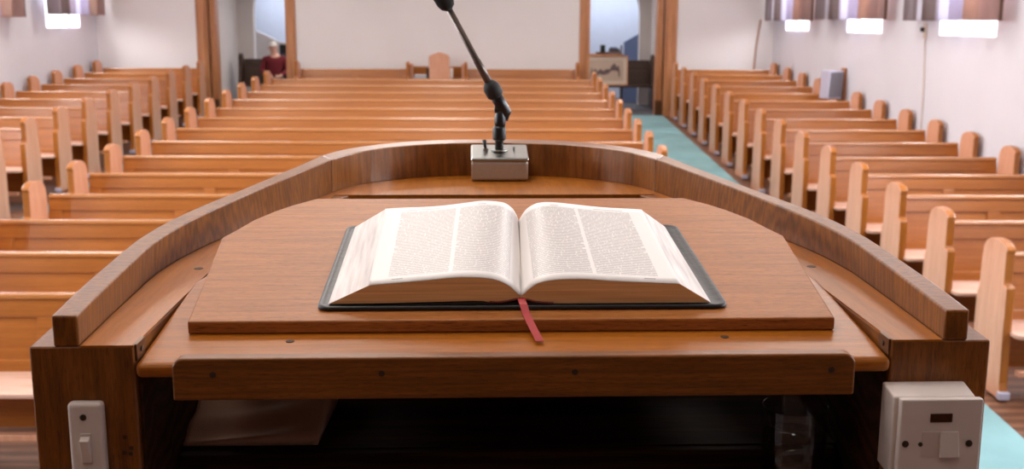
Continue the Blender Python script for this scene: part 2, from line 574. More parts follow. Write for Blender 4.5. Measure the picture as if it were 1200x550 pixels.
# back wall with its two openings to the vestibule
OPL, OPR, OPT = (-5.05, -3.37), (1.464, 3.132), 3.05
zb0 = zf(YB) - .02
mb = MB()
mb.box(XL, OPL[0], YB, YB + .2, zb0, CEIL)
mb.box(OPL[1], OPR[0], YB, YB + .2, zb0, CEIL)
mb.box(OPR[1], XR, YB, YB + .2, zb0, CEIL)
mb.box(OPL[0], OPL[1], YB, YB + .2, OPT, CEIL)
mb.box(OPR[0], OPR[1], YB, YB + .2, OPT, CEIL)
struct(mb, 'wall_back', M['wall_warm'])
def post(name, x0, x1, y0, y1, mat='trim'):
    w = x1 - x0
    mb = MB().box(x0, x1, y0, y1, zb0, OPT)
    mb.box(x0 + w * .25, x1 - w * .25, y0 - .012, y0 + .005, zb0 + .12, OPT)
    return struct(mb, name, M[mat], bevel=.008)
post('trim_1', -5.05, -4.862, YB - .03, YB + .23)
post('trim_2', -3.541, -3.369, YB - .04, YB + .24)
post('trim_3', 1.464, 1.640, YB - .04, YB + .24)
post('trim_4', 2.925, 3.132, YB - .03, YB + .23)
struct(MB().box(-4.862, -3.541, YB - .03, YB + .23, OPT - .12, OPT), 'trim_5', M['trim'], bevel=.008)
struct(MB().box(1.640, 2.925, YB - .03, YB + .23, OPT - .12, OPT), 'trim_6', M['trim'], bevel=.008)
# the folded leaves standing in the openings
def leaf(name, x0, x1, sgn):
    mb = MB()
    mb.box(x0, x1, YB + .06, YB + .30, zb0 + .02, OPT - .13)
    o = struct(mb, name, M['trim'], bevel=.006)
    h = MB().box(x0 - .006, x1 + .006, YB + .045, YB + .062, zb0 + .02, zb0 + .28)
    h.build('kick_plate', M['bronze'], o)
leaf('door_1', -4.840, -4.740, 1)
leaf('door_2', 2.800, 2.905, -1)

# vestibule behind: end walls, an inner wall with two round-headed arches, and the stairwell beyond
VZ = zf(YB)
def arch_wall(name, y0, y1, x0, x1, arches, ztop, mat):
    mb = MB()
    xs = x0
    for (a, b, spring) in arches:
        mb.box(xs, a, y0, y1, VZ - .05, ztop)
        c, r = (a + b) / 2, (b - a) / 2
        n = 14
        for k in range(n):
            t0, t1 = PI - PI * k / n, PI - PI * (k + 1) / n
            xa, za = c + r * math.cos(t0), spring + r * math.sin(t0)
            xb, zb_ = c + r * math.cos(t1), spring + r * math.sin(t1)
            mb.add([(xa, y0, za), (xb, y0, zb_), (xb, y0, ztop), (xa, y0, ztop), (xa, y1, za), (xb, y1, zb_), (xb, y1, ztop), (xa, y1, ztop)],
                   [(0, 1, 2, 3), (7, 6, 5, 4), (0, 4, 5, 1)])
        xs = b
    mb.box(xs, x1, y0, y1, VZ - .05, ztop)
    return struct(mb, name, mat)
arch_wall('wall_vestibule', 21.75, 21.95, XL - .3, XR + .3, [(-4.62, -2.9, 2.45), (1.15, 2.82, 2.45)], 3.6, M['grey_wall'])
struct(MB().box(XL - .3, XR + .3, 23.9, 24.1, VZ - .05, 3.6), 'wall_stairwell', M['blue_wall'])
struct(MB().box(XL - .3, XR + .3, YB + .2, 24.1, 3.55, 3.65), 'ceiling_vestibule', M['ceil'])
struct(MB().box(XL - .3, XL - .1, YB + .2, 24.1, VZ - .05, 3.6), 'wall_vestibule_left', M['grey_wall'])
struct(MB().box(XR + .1, XR + .3, YB + .2, 24.1, VZ - .05, 3.6), 'wall_vestibule_right', M['grey_wall'])
struct(MB().box(-5.00, -4.92, YB + .25, 21.75, VZ - .05, 3.55), 'wall_side_left', M['grey_wall'])
struct(MB().box(3.02, 3.10, YB + .25, 21.75, VZ - .05, 3.55), 'wall_side_right', M['grey_wall'])
# stair spandrels seen through the arches
def spandrel(name, pts, y0, y1, mat):
    mb = MB().prism(pts, lambda p: (p[0], y0, p[1]), lambda p: (p[0], y1, p[1]))
    return struct(mb, name, mat)
spandrel('trim_7', [(-4.80, VZ), (-3.2, VZ), (-3.2, 1.83), (-4.15, 1.85), (-4.33, 1.885), (-4.735, 2.085), (-4.80, 2.10)], 22.6, 22.7, M['grey_wall'])
o = spandrel('trim_8', [(2.62, VZ), (2.905, VZ), (2.905, 2.055), (2.62, 1.895)], 22.6, 22.68, M['blue_panel'])

# windows: frame, sill and pane
wn = 0
for y in WIN_Y:
    for sx, x in ((-1, XL), (1, XR)):
        wn += 1
        fx = x + sx * 0.20
        y0, y1 = y - WIN_W / 2, y + WIN_W / 2
        mb = MB()
        t = .05
        mb.box(fx - .03, fx + .03, y0, y0 + t, WIN_Z0, WIN_Z1).box(fx - .03, fx + .03, y1 - t, y1, WIN_Z0, WIN_Z1)
        mb.box(fx - .03, fx + .03, y0 + t, y1 - t, WIN_Z1 - t, WIN_Z1)
        mb.box(fx - .03, fx + .03, y0 + t, y1 - t, WIN_Z0, WIN_Z0 + .035)
        mb.box(fx - .02, fx + .02, y0 + t, y1 - t, 2.98, 3.02)
        w = struct(mb, 'window_%d' % wn, M['ceil'])
        MB().box(fx - .004, fx + .004, y0 + t, y1 - t, WIN_Z0 + .035, WIN_Z1 - t).build('pane', M['pane'], w)

# carpets down the two aisles (they lie on the raked floor)
def carpet(name, x0, x1, label):
    mb = MB()
    rows = [(2.9, .0), (Y0, .0), (19.25, zf(19.25))]
    mb.strip([[(x0, y, z + .008), (x1, y, z + .008), (x1, y, z + .001), (x0, y, z + .001)] for y, z in rows])
    tag(mb.build(name, M['carpet']), label, 'carpet')
carpet('aisle_carpet', 1.66, 2.93, 'pale teal carpet runner in the right-hand aisle leading to the doorway')
carpet('aisle_carpet', -4.80, -3.56, 'pale teal carpet runner in the left-hand aisle, mostly hidden by pews')

# dais under the pulpit
struct(MB().box(-2.2, 1.9, -1.6, 2.75, 0.0, 0.75), 'trim_9', M['floor'], bevel=.01)

# made-up fittings for the added ceiling lights
for i, (x, y) in enumerate(FILL_LAMPS):
    t = thing('added_ceiling_lamp', 'added square white ceiling light, out of view, over pews and pulpit', 'lamp', (x, y, CEIL), 0, 'added ceiling lights')
    MB().box(-.7, .7, -.7, .7, -.14, 0).build('housing', M['ceil'], t, bevel=.01)

# ------------------------------------------------------------------ curtains
def curtain(x, y0, y1, z0, z1, side, flip, label):
    n = 90
    t = .010
    vs, uv = [], []
    mb = MB()
    for k in range(n + 1):
        s = k / n
        y = y0 + (y1 - y0) * s
        d = .045 * math.sin(s * 2 * PI * 6.5 + .6) + .02 * math.sin(s * 2 * PI * 14.3)
        u = s * .999
        if flip:
            u = .999 - u
        for j in range(2):
            for z in (z0, z1):
                vs.append((x + d * (1.0 if z == z0 else .7) + j * t, y, z))
                uv.append((u, 0 if z == z0 else 1))
    fs = []
    for k in range(n):
        a, b = 4 * k, 4 * (k + 1)
        fs += [(a, b, b + 1, a + 1), (a + 2, a + 3, b + 3, b + 2), (a, a + 2, b + 2, b), (a + 1, b + 1, b + 3, a + 3)]
    fs += [(0, 1, 3, 2), (4 * n, 4 * n + 2, 4 * n + 3, 4 * n + 1)]
    mb.add(vs, fs)
    root = thing('window_curtain', label, 'curtain', (0, 0, 0), 0, 'striped curtains at the side windows')
    mb.build('curtain_fabric', M['curtain'], root, smooth=True, uvs=uv)
    MB().tube([(x, y0 - .08, z1 + .02), (x, y1 + .08, z1 + .02)], .014, 8).build('curtain_rail', M['trim'], root)
    for y in (y0 + .05, y1 - .05):
        xx = XR if side > 0 else XL
        MB().tube([(x, y, z1 + .02), (xx, y, z1 + .02)], .010, 6).build('rail_bracket', M['trim'], root)
curtain(4.60, 10.27, 12.63, 2.322, 3.75, 1, True, 'striped curtain at the right-hand window nearest the pulpit')
curtain(4.60, 13.32, 16.12, 2.338, 3.75, 1, True, 'striped curtain at the middle of the three right-hand windows')
curtain(4.60, 16.42, 19.10, 2.322, 3.75, 1, True, 'striped curtain at the right-hand window nearest the back corner')
curtain(-6.52, 16.55, 19.05, 2.368, 3.75, -1, False, 'striped curtain at the left-hand window nearest the back corner')
curtain(-6.52, 13.2, 15.85, 2.325, 3.75, -1, False, 'striped curtain cut by the left edge of the photo')

# cables on the walls
mb = MB().tube([(XR - .008, 12.35, zf(12.35) + .02), (XR - .008, 12.38, 1.6), (XR - .008, 12.44, 2.12)], .010, 6)
tag(mb.build('wall_cable', M['cream_plastic']), 'thin pale cable running down the right wall below the nearest curtain', 'cable')
t = thing('wall_bracket', 'small cream bracket on the right wall under the nearest curtain', 'bracket', (XR - .03, 12.44, 2.13))
MB().box(.0, .03, -.03, .03, 0, .17).build('plate', M['mat_board'], t, bevel=.006)
MB().box(-.025, .0, -.022, .05, .07, .12).build('knob', M['dark_hole'], t, bevel=.006)
mb = MB().tube([(4.47, YB - .012, zf(YB) + .62), (4.50, YB - .012, 1.9), (4.56, YB - .012, 2.34)], .012, 6)
tag(mb.build('wall_cable', M['trim']), 'thin brown cable on the back wall beside the right corner', 'cable')

# ------------------------------------------------------------------ pews
def arc(cx, cy, r, a0, a1, n):
    return [(cx + r * math.cos(a0 + (a1 - a0) * k / n), cy + r * math.sin(a0 + (a1 - a0) * k / n)) for k in range(n + 1)]
def end_profile():
    """(y, z) outline of a pew end seen from the aisle; -y faces the pulpit"""
    p = [(-.285, .0), (-.262, .10), (-.255, .40), (-.256, .675), (-.250, .690), (-.216, .694), (-.213, .72), (-.213, .885), (-.222, .893), (-.222, .905)]
    p += [(-.205, .920), (-.165, .940), (-.105, .950), (-.045, .948), (.015, .936), (.065, .910), (.095, .870), (.108, .80)]
    p += [(.112, .64), (.118, .60), (.135, .57), (.140, .52), (.140, .10), (.160, .0)]
    return p
END = end_profile()
def make_pew(x0, x1, label, group):
    L = x1 - x0
    root = thing('church_pew', label, 'pew', (x0, 0, 0), 0, group)
    T = .055
    for xa in (0, L - T):
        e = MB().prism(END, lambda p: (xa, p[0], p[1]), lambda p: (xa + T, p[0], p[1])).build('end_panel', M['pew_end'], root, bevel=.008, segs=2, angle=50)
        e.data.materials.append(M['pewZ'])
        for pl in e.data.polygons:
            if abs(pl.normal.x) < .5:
                pl.material_index = 1  # edges darker than the aisle sides: light and shade put into the colour
        MB().box(xa - .006, xa + T + .006, -.300, -.25, 0.0, .05).build('foot', M['grey_box'], e, bevel=.008)
    a, b = T, L - T
    # back: leaning frame of rails and stiles with sunk panels
    def bk(z):           # back plane y at height z
        return .050 + .105 * (z - .42) / .40
    def slab(mb, xa, xb, z0, z1, t0, t1):
        mb.add([(xa, bk(z0) + t0, z0), (xb, bk(z0) + t0, z0), (xb, bk(z0) + t1, z0), (xa, bk(z0) + t1, z0),
                (xa, bk(z1) + t0, z1), (xb, bk(z1) + t0, z1), (xb, bk(z1) + t1, z1), (xa, bk(z1) + t1, z1)],
               [(0, 3, 2, 1), (4, 5, 6, 7), (0, 1, 5, 4), (1, 2, 6, 5), (2, 3, 7, 6), (3, 0, 4, 7)])
    br = thing_part = MB()
    slab(br, a, b, .690, .785, -.012, .020)
    slab(br, a, b, .385, .470, -.012, .020)
    ns = max(2, round(L / 1.0) + 1)
    for k in range(ns):
        w = .10
        xc = a + (b - a - w) * k / (ns - 1)
        slab(br, xc, xc + w, .470, .690, -.012, .020)
    fr = br.build('backrest', M['pewX'], root, bevel=.004)
    pn = MB()
    slab(pn, a + .02, b - .02, .42, .75, .000, .012)
    pn.build('back_panel', M['pewX'], fr)
    cap = MB()
    slab(cap, a, b, .785, .815, -.024, .026)
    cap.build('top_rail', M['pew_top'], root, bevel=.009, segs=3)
    # seat with a rounded nose that runs out in front of the ends
    r = .05
    out = [(a, -.25), (a - .012, -.26), (a - .014, -.30)] + [(a + .036 + r * math.cos(t), -.315 + r * math.sin(t)) for t in [PI + PI / 2 * k / 5 for k in range(6)]]
    out += [(b - .036 + r * math.cos(t), -.315 + r * math.sin(t)) for t in [1.5 * PI + PI / 2 * k / 5 for k in range(6)]] + [(b + .014, -.30), (b + .012, -.26), (b, -.25), (b, .05), (a, .05)]
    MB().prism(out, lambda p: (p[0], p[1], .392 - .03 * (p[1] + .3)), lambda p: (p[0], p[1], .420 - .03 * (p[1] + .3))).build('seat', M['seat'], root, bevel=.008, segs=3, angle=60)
    MB().box(a, b, -.10, -.075, .15, .398).build('apron', M['pewX'], root)
    MB().box(a + .04, b - .04, -.30, -.25, .145, .18).build('footrest', M['pew_end'], root, bevel=.006)
    return root
ORD = ['first', 'second', 'third', 'fourth', 'fifth', 'sixth', 'seventh', 'eighth', 'ninth', 'tenth', 'eleventh', 'twelfth', 'thirteenth', 'fourteenth', 'fifteenth']
def rows(x0, x1, ks, block, group, cat_text):
    proto = None
    for i, k in enumerate(ks):
        y = 6.574 + .88 * k
        lab = '%s oak pew of the %s, %s row counting from the pulpit' % (cat_text, block, ORD[i])
        if proto is None:
            proto = o = make_pew(x0, x1, lab, group)
        else:
            o = copy_tree(proto)
            o['label'] = lab
        o.location = (x0, y, zf(y - .05) + .006)
rows(3.026, 4.750, range(0, 15), 'right block', 'pews of the right block', 'short')
rows(-3.470, 1.557, range(-1, 13), 'wide centre block', 'pews of the centre block', 'long')
rows(-6.650, -4.880, range(4, 15), 'left block', 'pews of the left block', 'short')
# benches along the back wall, either side of the tall chair
def wall_bench(x0, x1, label, h=1.0):
    o = make_pew(x0, x1, label, None)
    o.location = (x0, 19.02, zf(19.0) + .004)
    o.scale = (1, 1, h)
wall_bench(-3.34, -1.415, 'oak bench against the back wall, left of the tall chair', .985)
wall_bench(-0.500, 1.44, 'oak bench against the back wall, right of the tall chair', .985)

# ------------------------------------------------------------------ the tall chair and small things at the back wall
def tall_chair():
    y = 18.62
    z = zf(y) + .004
    t = thing('tall_chair', 'tall oak chair with a pointed arched back in the middle of the back wall', 'chair', (-.915, y, z))
    w = .172
    pts = [(-w, .40), (w, .40), (w, 1.03), (w * .93, 1.06), (w * .62, 1.085), (w * .25, 1.105), (0, 1.118), (-w * .25, 1.105), (-w * .62, 1.085), (-w * .93, 1.06), (-w, 1.03)]
    MB().prism(pts, lambda p: (p[0], .20, p[1]), lambda p: (p[0], .245, p[1])).build('backrest', M['pew_end'], t, bevel=.008)
    MB().box(-.22, .22, -.22, .20, .42, .455).build('seat', M['pewX'], t, bevel=.008)
    for sx in (-1, 1):
        MB().box(sx * .19 - .022, sx * .19 + .022, -.20, -.156, 0, .42).build('leg', M['pewZ'], t, bevel=.004)
        MB().box(sx * .15 - .022, sx * .15 + .022, .20, .244, 0, .42).build('leg', M['pewZ'], t, bevel=.004)
        MB().box(sx * .20 - .02, sx * .20 + .02, -.18, .22, .64, .67).build('armrest', M['pewX'], t, bevel=.006)
        MB().box(sx * .20 - .016, sx * .20 + .016, -.17, -.14, .455, .64).build('arm_post', M['pewZ'], t, bevel=.004)
tall_chair()
# low cupboard behind the chair that carries books
zc = zf(19.0)
t = thing('low_cupboard', 'low oak cupboard against the back wall behind the tall chair', 'cupboard', (-.96, 19.06, zc))
MB().box(-.41, .41, -.14, .16, 0, .66).build('body', M['pewX'], t, bevel=.006)
MB().box(-.42, .42, .13, .17, .66, .845).build('back_board', M['pewX'], t, bevel=.004)
for sx in (-1, 1):
    MB().box(sx * .43 - .016, sx * .43 + .016, -.14, .17, 0, .90).build('side_post', M['pew_end'], t, bevel=.004)
    MB().box(sx * .2 - .19, sx * .2 + .19, -.153, -.14, .05, .62).build('door', M['pewX'], t, bevel=.004)
for i in range(3):
    mb = MB().box(-.11, .11, -.08, .08, 0, .018)
    o = mb.build('hymn_book', M['paper'] if i != 1 else M['blue_panel'], None, bevel=.003, loc=(-1.25 + .01 * i, 18.99, zc + .662 + i * .02), rot=(0, 0, .06 * i))
    tag(o, ['white booklet at the bottom of the low pile left of the tall chair', 'blue-grey booklet in the middle of the pile left of the tall chair', 'white booklet on top of the low pile left of the tall chair'][i], 'book', 'booklets left of the tall chair')
tag(MB().box(-.03, .03, -.09, .09, 0, .175).build('upright_book', M['black'], None, bevel=.004, loc=(-1.105, 18.99, zc + .662)), 'dark book standing upright just left of the tall chair', 'book')
tag(MB().box(-.022, .022, -.09, .09, 0, .165).build('upright_book', M['paper'], None, bevel=.003, loc=(-.715, 18.99, zc + .662)), 'white book standing upright just right of the tall chair', 'book')

# ------------------------------------------------------------------ loudspeaker on the right wall
t = thing('wall_speaker', 'grey loudspeaker on a wooden bracket on the right wall above the pews', 'speaker', (4.55, 15.12, 1.285), R(18))
pts = [(-.11, -.10), (.11, -.10), (.11, .10), (-.11, .10)]
mb = MB().prism(pts, lambda p: (p[0], p[1] - .05, 0), lambda p: (p[0] + .075, p[1] + .03, .37))
mb.build('cabinet', M['grey_box'], t, bevel=.008)
g = MB()
g.add([(-.097, -.152, .02), (.103, -.152, .02), (.168, -.080, .35), (-.028, -.080, .35), (-.097, -.140, .02), (.103, -.140, .02), (.168, -.068, .35), (-.028, -.068, .35)],
      [(0, 1, 2, 3), (7, 6, 5, 4), (0, 4, 5, 1), (1, 5, 6, 2), (2, 6, 7, 3), (3, 7, 4, 0)])
g.build('grille', M['grille'], t)
tb = thing('speaker_bracket', 'upright wooden bracket board on the right wall holding the grey loudspeaker', 'bracket', (XR, 15.22, 1.16))
MB().box(-.035, 0, -.08, .08, 0, .53).build('board', M['trim'], tb, bevel=.006)
MB().box(-.12, -.035, -.02, .02, .36, .40).build('arm', M['trim'], tb, bevel=.004)

# ------------------------------------------------------------------ vestibule furniture
def dark_bench(x0, x1, y, label):
    L = x1 - x0
    t = thing('dark_bench', label, 'bench', (x0, y, VZ))
    prof = [(-.30, 0), (-.28, .40), (-.20, .60), (-.16, .80), (-.15, .93), (-.11, .985), (-.05, 1.0), (.0, .985), (.04, .93), (.06, .80), (.10, .4), (.14, 0)]
    for xa in (0, L - .06):
        MB().prism(prof, lambda p: (xa, p[0], p[1]), lambda p: (xa + .06, p[0], p[1])).build('end_panel', M['dark_oak'], t, bevel=.01)
    mb = MB().prism([(.02, .40), (.06, .40), (.10, .89), (.06, .89)], lambda p: (.06, p[0], p[1]), lambda p: (L - .06, p[0], p[1]))
    mb.build('backrest', M['dark_oak'], t, bevel=.006)
    for k in range(1, 4):
        xc = L * k / 4
        MB().prism([(.012, .45), (.03, .45), (.065, .80), (.047, .80)], lambda p: (xc - .03, p[0], p[1]), lambda p: (xc + .03, p[0], p[1])).build('stile', M['dark_oak'], t)
    MB().box(.06, L - .06, -.28, .04, .395, .43).build('seat', M['dark_oak'], t, bevel=.008)
    return t
dark_bench(-4.74, -3.1, 21.05, 'dark oak bench in the left doorway where the person in red sits')
dark_bench(1.35, 3.0, 21.05, 'dark oak bench in the right doorway behind the framed picture')
# framed picture leaning on that bench
t = thing('framed_picture', 'framed drawing with a cream mat leaning on the dark bench in the right doorway', 'picture', (2.08, 20.82, VZ + .432))
t.rotation_euler = (R(-7), 0, 0)
def frame_box(mb, x0, x1, z0, z1, w, y0, y1):
    mb.box(x0, x0 + w, y0, y1, z0, z1).box(x1 - w, x1, y0, y1, z0, z1).box(x0 + w, x1 - w, y0, y1, z1 - w, z1).box(x0 + w, x1 - w, y0, y1, z0, z0 + w)
mb = MB()
frame_box(mb, -.42, .42, 0, .55, .022, -.02, .02)
mb.build('frame', M['trim'], t, bevel=.004)
mb = MB()
frame_box(mb, -.398, .398, .022, .528, .062, -.004, .004)
mb.build('mat', M['mat_board'], t)
MB().box(-.337, .337, .000, .010, .083, .467).build('drawing', M['drawing'], t)
# the dark drawn shape: a low rugged outline
top = [(-.30, .10), (-.27, .28), (-.24, .20), (-.20, .26), (-.16, .20), (-.10, .25), (-.04, .21), (.02, .25), (.08, .24), (.12, .30), (.18, .34), (.22, .28), (.26, .30), (.28, .22), (.285, .12)]
bot = [(.265, .12), (.25, .20), (.20, .22), (.12, .22), (.05, .17), (-.05, .15), (-.12, .17), (-.18, .14), (-.22, .16), (-.26, .12)]
MB().prism(top + bot, lambda p: (p[0] * .95, -.003, p[1] * 1.15 + .02), lambda p: (p[0] * .95, .002, p[1] * 1.15 + .02)).build('dark_figure', plain('drawing_ink', lin(104, 84, 84), .8), t)
# narrow shelf behind with books and boxes
t = thing('book_shelf', 'narrow dark wooden shelf unit behind the framed picture', 'shelf', (1.98, 21.36, VZ))
MB().box(-.48, .48, -.09, .09, .965, 1.0).build('top_board', M['trim'], t, bevel=.004)
for sx in (-1, 1):
    MB().box(sx * .46 - .02, sx * .46 + .02, -.09, .09, 0, .965).build('side_panel', M['dark_oak'], t)
MB().box(-.44, .44, -.09, .09, .45, .475).build('shelf_board', M['dark_oak'], t)
def on_shelf(name, x, w, h, mat, label, z=0, rz=0, cat='book', d=.13):
    tag(MB().box(-w / 2, w / 2, -d / 2, d / 2, 0, h).build(name, mat, None, bevel=.004, loc=(x, 21.36, VZ + 1.001 + z), rot=(0, 0, rz)), label, cat)
bk_brown = plain('brown_book_cloth', lin(78, 58, 52), .7)
on_shelf('lying_book', 2.06, .24, .035, bk_brown, 'brown book lying flat at the left on the vestibule shelf')
on_shelf('upright_box', 2.07, .09, .13, M['black'], 'small dark box standing on the brown book in the vestibule', .036, cat='box', d=.10)
on_shelf('lying_book', 2.30, .22, .05, plain('grey_book_cloth', lin(110, 102, 108), .7), 'grey book at the bottom of the right-hand pile on the vestibule shelf')
on_shelf('lying_book', 2.29, .18, .045, bk_brown, 'brown book in the middle of the right-hand pile on the vestibule shelf', .051, .15)
on_shelf('lying_book', 2.28, .15, .03, M['blue_panel'], 'blue-grey book topping the right-hand pile on the vestibule shelf', .097, -.1)
on_shelf('upright_book', 2.425, .03, .16, plain('slate_book_cloth', lin(120, 120, 132), .7), 'slate book standing at the right end of the vestibule shelf')
# small dark notice behind the seated person
t = thing('wall_notice', 'small dark notice on the pale wall beyond the seated person', 'notice', (-4.10, 22.585, 1.52))
MB().box(-.19, .17, 0, .015, 0, .30).build('board', M['black'], t, bevel=.003)
MB().box(-.17, .15, -.004, .0, .02, .13).build('sheet', plain('notice_sheet', lin(72, 70, 84), .6), t)

# ------------------------------------------------------------------ the person in red
def skin_mesh(name, verts, edges, radii, mat, parent, root_i=0, sub=2):
    me = bpy.data.meshes.new(name)
    me.from_pydata(verts, edges, [])
    me.materials.append(mat)
    o = bpy.data.objects.new(name, me)
    COL.objects.link(o)
    o.parent = parent
    sk = o.modifiers.new('skin', 'SKIN')
    sk.use_smooth_shade = True
    for i, r in enumerate(radii):
        d = me.skin_vertices[0].data[i]
        d.radius = r if isinstance(r, tuple) else (r, r)
        d.use_root = (i == root_i)
    ss = o.modifiers.new('sub', 'SUBSURF')
    ss.levels = sub
    ss.render_levels = sub
    return o
def chain_builder():
    V, E, Rr = [], [], []
    def add(p, r, prev=None):
        V.append(p)
        Rr.append(r)
        if prev is not None:
            E.append((prev, len(V) - 1))
        return len(V) - 1
    return V, E, Rr, add
def person():
    t = thing('person', 'white-haired person in a red sweater sitting on the dark bench in the left doorway', 'person', (-4.07, 20.90, VZ + .43), R(8))
    t.scale = (.93, .93, .93)
    # body: pelvis, spine, neck, head, arms with hands, legs
    V, E, Q, add = chain_builder()
    pel = add((0, -.02, .10), (.15, .11))
    wai = add((0, -.03, .25), (.14, .10), pel)
    che = add((.01, -.03, .42), (.165, .11), wai)
    upc = add((.01, -.03, .53), (.10, .085), che)
    nek = add((0, -.05, .60), (.052, .055), upc)
    hd0 = add((-.01, -.085, .665), (.062, .070), nek)
    hd1 = add((-.015, -.09, .73), (.076, .088), hd0)
    hd2 = add((-.015, -.08, .79), (.066, .078), hd1)
    for s in (-1, 1):
        sh = add((s * .17, -.03, .50), .055, upc)
        el = add((s * .25, -.08, .27), .042, sh)
        wr = add((s * .11, -.30, .17), .028, el)
        pa = add((s * .05, -.36, .165), (.036, .018), wr)
        for k in range(4):
            a = add((s * (.03 + .0) - s * .012 * k + s * .03, -.395 - .004 * (1 - abs(k - 1.5)), .172 - .008 * k), .009, pa)
            b = add((s * .035 - s * .012 * k + s * .012, -.428 - .004 * (1 - abs(k - 1.5)), .160 - .008 * k), .008, a)
            add((s * .03 - s * .012 * k, -.440, .138 - .008 * k), .007, b)
        th = add((s * .05, -.365, .195), .010, pa)
        add((s * .022, -.395, .20), .008, th)
        hi = add((s * .10, -.10, .07), .085, pel)
        kn = add((s * .13, -.44, .06), .06, hi)
        an = add((s * .13, -.46, -.33), .04, kn)
        add((s * .14, -.58, -.395), (.04, .03), an)
    body = skin_mesh('body', V, E, Q, M['skin'], t)
    # sweater over torso and arms
    V, E, Q, add = chain_builder()
    w0 = add((0, -.02, .09), (.175, .135))
    w1 = add((0, -.03, .25), (.168, .128), w0)
    c = add((.01, -.03, .42), (.19, .132), w1)
    u = add((.01, -.03, .53), (.125, .105), c)
    add((0, -.045, .575), (.068, .070), u)
    for s in (-1, 1):
        sh = add((s * .175, -.03, .50), .075, u)
        el = add((s * .255, -.08, .27), .062, sh)
        add((s * .135, -.27, .185), .046, el)
    skin_mesh('sweater', V, E, Q, M['sweater'], t)
    V, E, Q, add = chain_builder()
    pel = add((0, -.03, .09), (.168, .12))
    for s in (-1, 1):
        hi = add((s * .10, -.12, .075), .098, pel)
        kn = add((s * .13, -.44, .065), .075, hi)
        add((s * .13, -.46, -.30), .056, kn)
    skin_mesh('trousers', V, E, Q, M['trousers'], t)
    for s in (-1, 1):
        V, E, Q, add = chain_builder()
        a = add((s * .13, -.45, -.385), (.045, .04))
        b = add((s * .14, -.55, -.39), (.045, .036), a)
        add((s * .145, -.63, -.397), (.036, .028), b)
        skin_mesh('shoe', V, E, Q, M['black'], t)
    # hair: a cap over the skull
    mb = MB()
    rings = []
    for i in range(8):
        ph = PI / 2 * i / 7
        rings.append([(-.015 + .082 * math.cos(ph) * math.cos(a), -.068 + .092 * math.cos(ph) * math.sin(a), .755 + .095 * math.sin(ph) - .05 * (math.sin(a) > .1) * math.cos(ph)) for a in [2 * PI * k / 20 for k in range(20)]])
    mb.strip(rings, True, True)
    mb.build('hair', M['hair'], t, smooth=True)
    # face
    for s in (-1, 1):
        MB().lathe([(.001, -.011), (.008, -.008), (.011, 0), (.008, .008), (.001, .011)], (-.015 + s * .030, -.166, .735), 10).build('eye', M['trousers'], t, smooth=True)
        MB().lathe([(.004, -.028), (.014, -.02), (.017, 0), (.014, .02), (.004, .028)], (-.015 + s * .088, -.075, .715), 10).build('ear', M['skin'], t, smooth=True)
    MB().strip([[(-.023, -.168, .735), (-.007, -.168, .735), (-.015, -.160, .745)], [(-.031, -.170, .700), (.001, -.170, .700), (-.015, -.198, .702)], [(-.025, -.160, .692), (-.005, -.160, .692), (-.015, -.172, .692)]]).build('nose', M['skin'], t, smooth=True)
    MB().strip([[(-.015 + .026 * math.cos(a), -.158 - .012 * math.cos(a * .0), .672 + .006 * math.sin(a)) for a in [2 * PI * k / 12 for k in range(12)]], [(-.015 + .024 * math.cos(a), -.174, .672 + .005 * math.sin(a)) for a in [2 * PI * k / 12 for k in range(12)]]]).build('mouth', plain('lips', lin(176, 104, 98), .5), t, smooth=True)
person()

# ------------------------------------------------------------------ the pulpit (its own frame: turned 1.3 degrees, origin under the camera, heights from the camera)
PR = R(1.3)
XC = .0485
PF = Matrix.Translation((0, 0, CAMZ)) @ Matrix.Rotation(PR, 4, 'Z')
def place(o, local):
    """put a thing whose base is at `local` in the pulpit's frame"""
    o.location = PF @ Vector(local)
    o.rotation_euler = (0, 0, PR)
ZL, YFR = -.3174, 1.069
DAIS = .75 - CAMZ
OUTC = [(.458, YFR), (.465, 1.18), (.470, 1.35), (.469, 1.43), (.460, 1.52), (.444, 1.61), (.425, 1.69), (.402, 1.785), (.36, 1.97), (.328, 2.12), (.296, 2.195), (.244, 2.258), (.178, 2.307), (.108, 2.335), (.04, 2.343)]
INNC = [(.433, YFR), (.438, 1.18), (.443, 1.32), (.444, 1.39), (.438, 1.47), (.4295, 1.53), (.414, 1.61), (.3785, 1.77), (.342, 1.92), (.304, 2.07), (.270, 2.15), (.218, 2.215), (.150, 2.262), (.088, 2.283), (.03, 2.291)]
def zr(y):
    return -.2857 + .031 * (y - YFR)
def resample(c, n):
    """smooth resampling by arc length (Catmull-Rom)"""
    P = [Vector((a, b, 0)) for a, b in c]
    out = []
    d = [0]
    for i in range(1, len(P)):
        d.append(d[-1] + (P[i] - P[i - 1]).length)
    for k in range(n + 1):
        s = d[-1] * k / n
        i = 0
        while i < len(d) - 2 and d[i + 1] < s:
            i += 1
        u = (s - d[i]) / (d[i + 1] - d[i])
        p0, p1, p2, p3 = P[max(i - 1, 0)], P[i], P[i + 1], P[min(i + 2, len(P) - 1)]
        q = .5 * ((2 * p1) + (p2 - p0) * u + (2 * p0 - 5 * p1 + 4 * p2 - p3) * u * u + (3 * p1 - p0 - 3 * p2 + p3) * u ** 3)
        out.append((q.x, q.y))
    return out
SEAM = 9
def rail_mesh(pin, pout):
    rings = []
    for (a, b), (c, d) in zip(pin, pout):
        rings.append([(a, b, ZL), (c, d, ZL), (c, d, zr(d)), (a, b, zr(b))])
    return MB().strip(rings)
pulpit = thing('pulpit', 'curved oak pulpit with raised rail and reading desk filling the foreground', 'pulpit')
PB = (XC, 1.6, DAIS)                        # the pulpit's base
place(pulpit, PB)
OFF = (-PB[0], -PB[1], -PB[2])
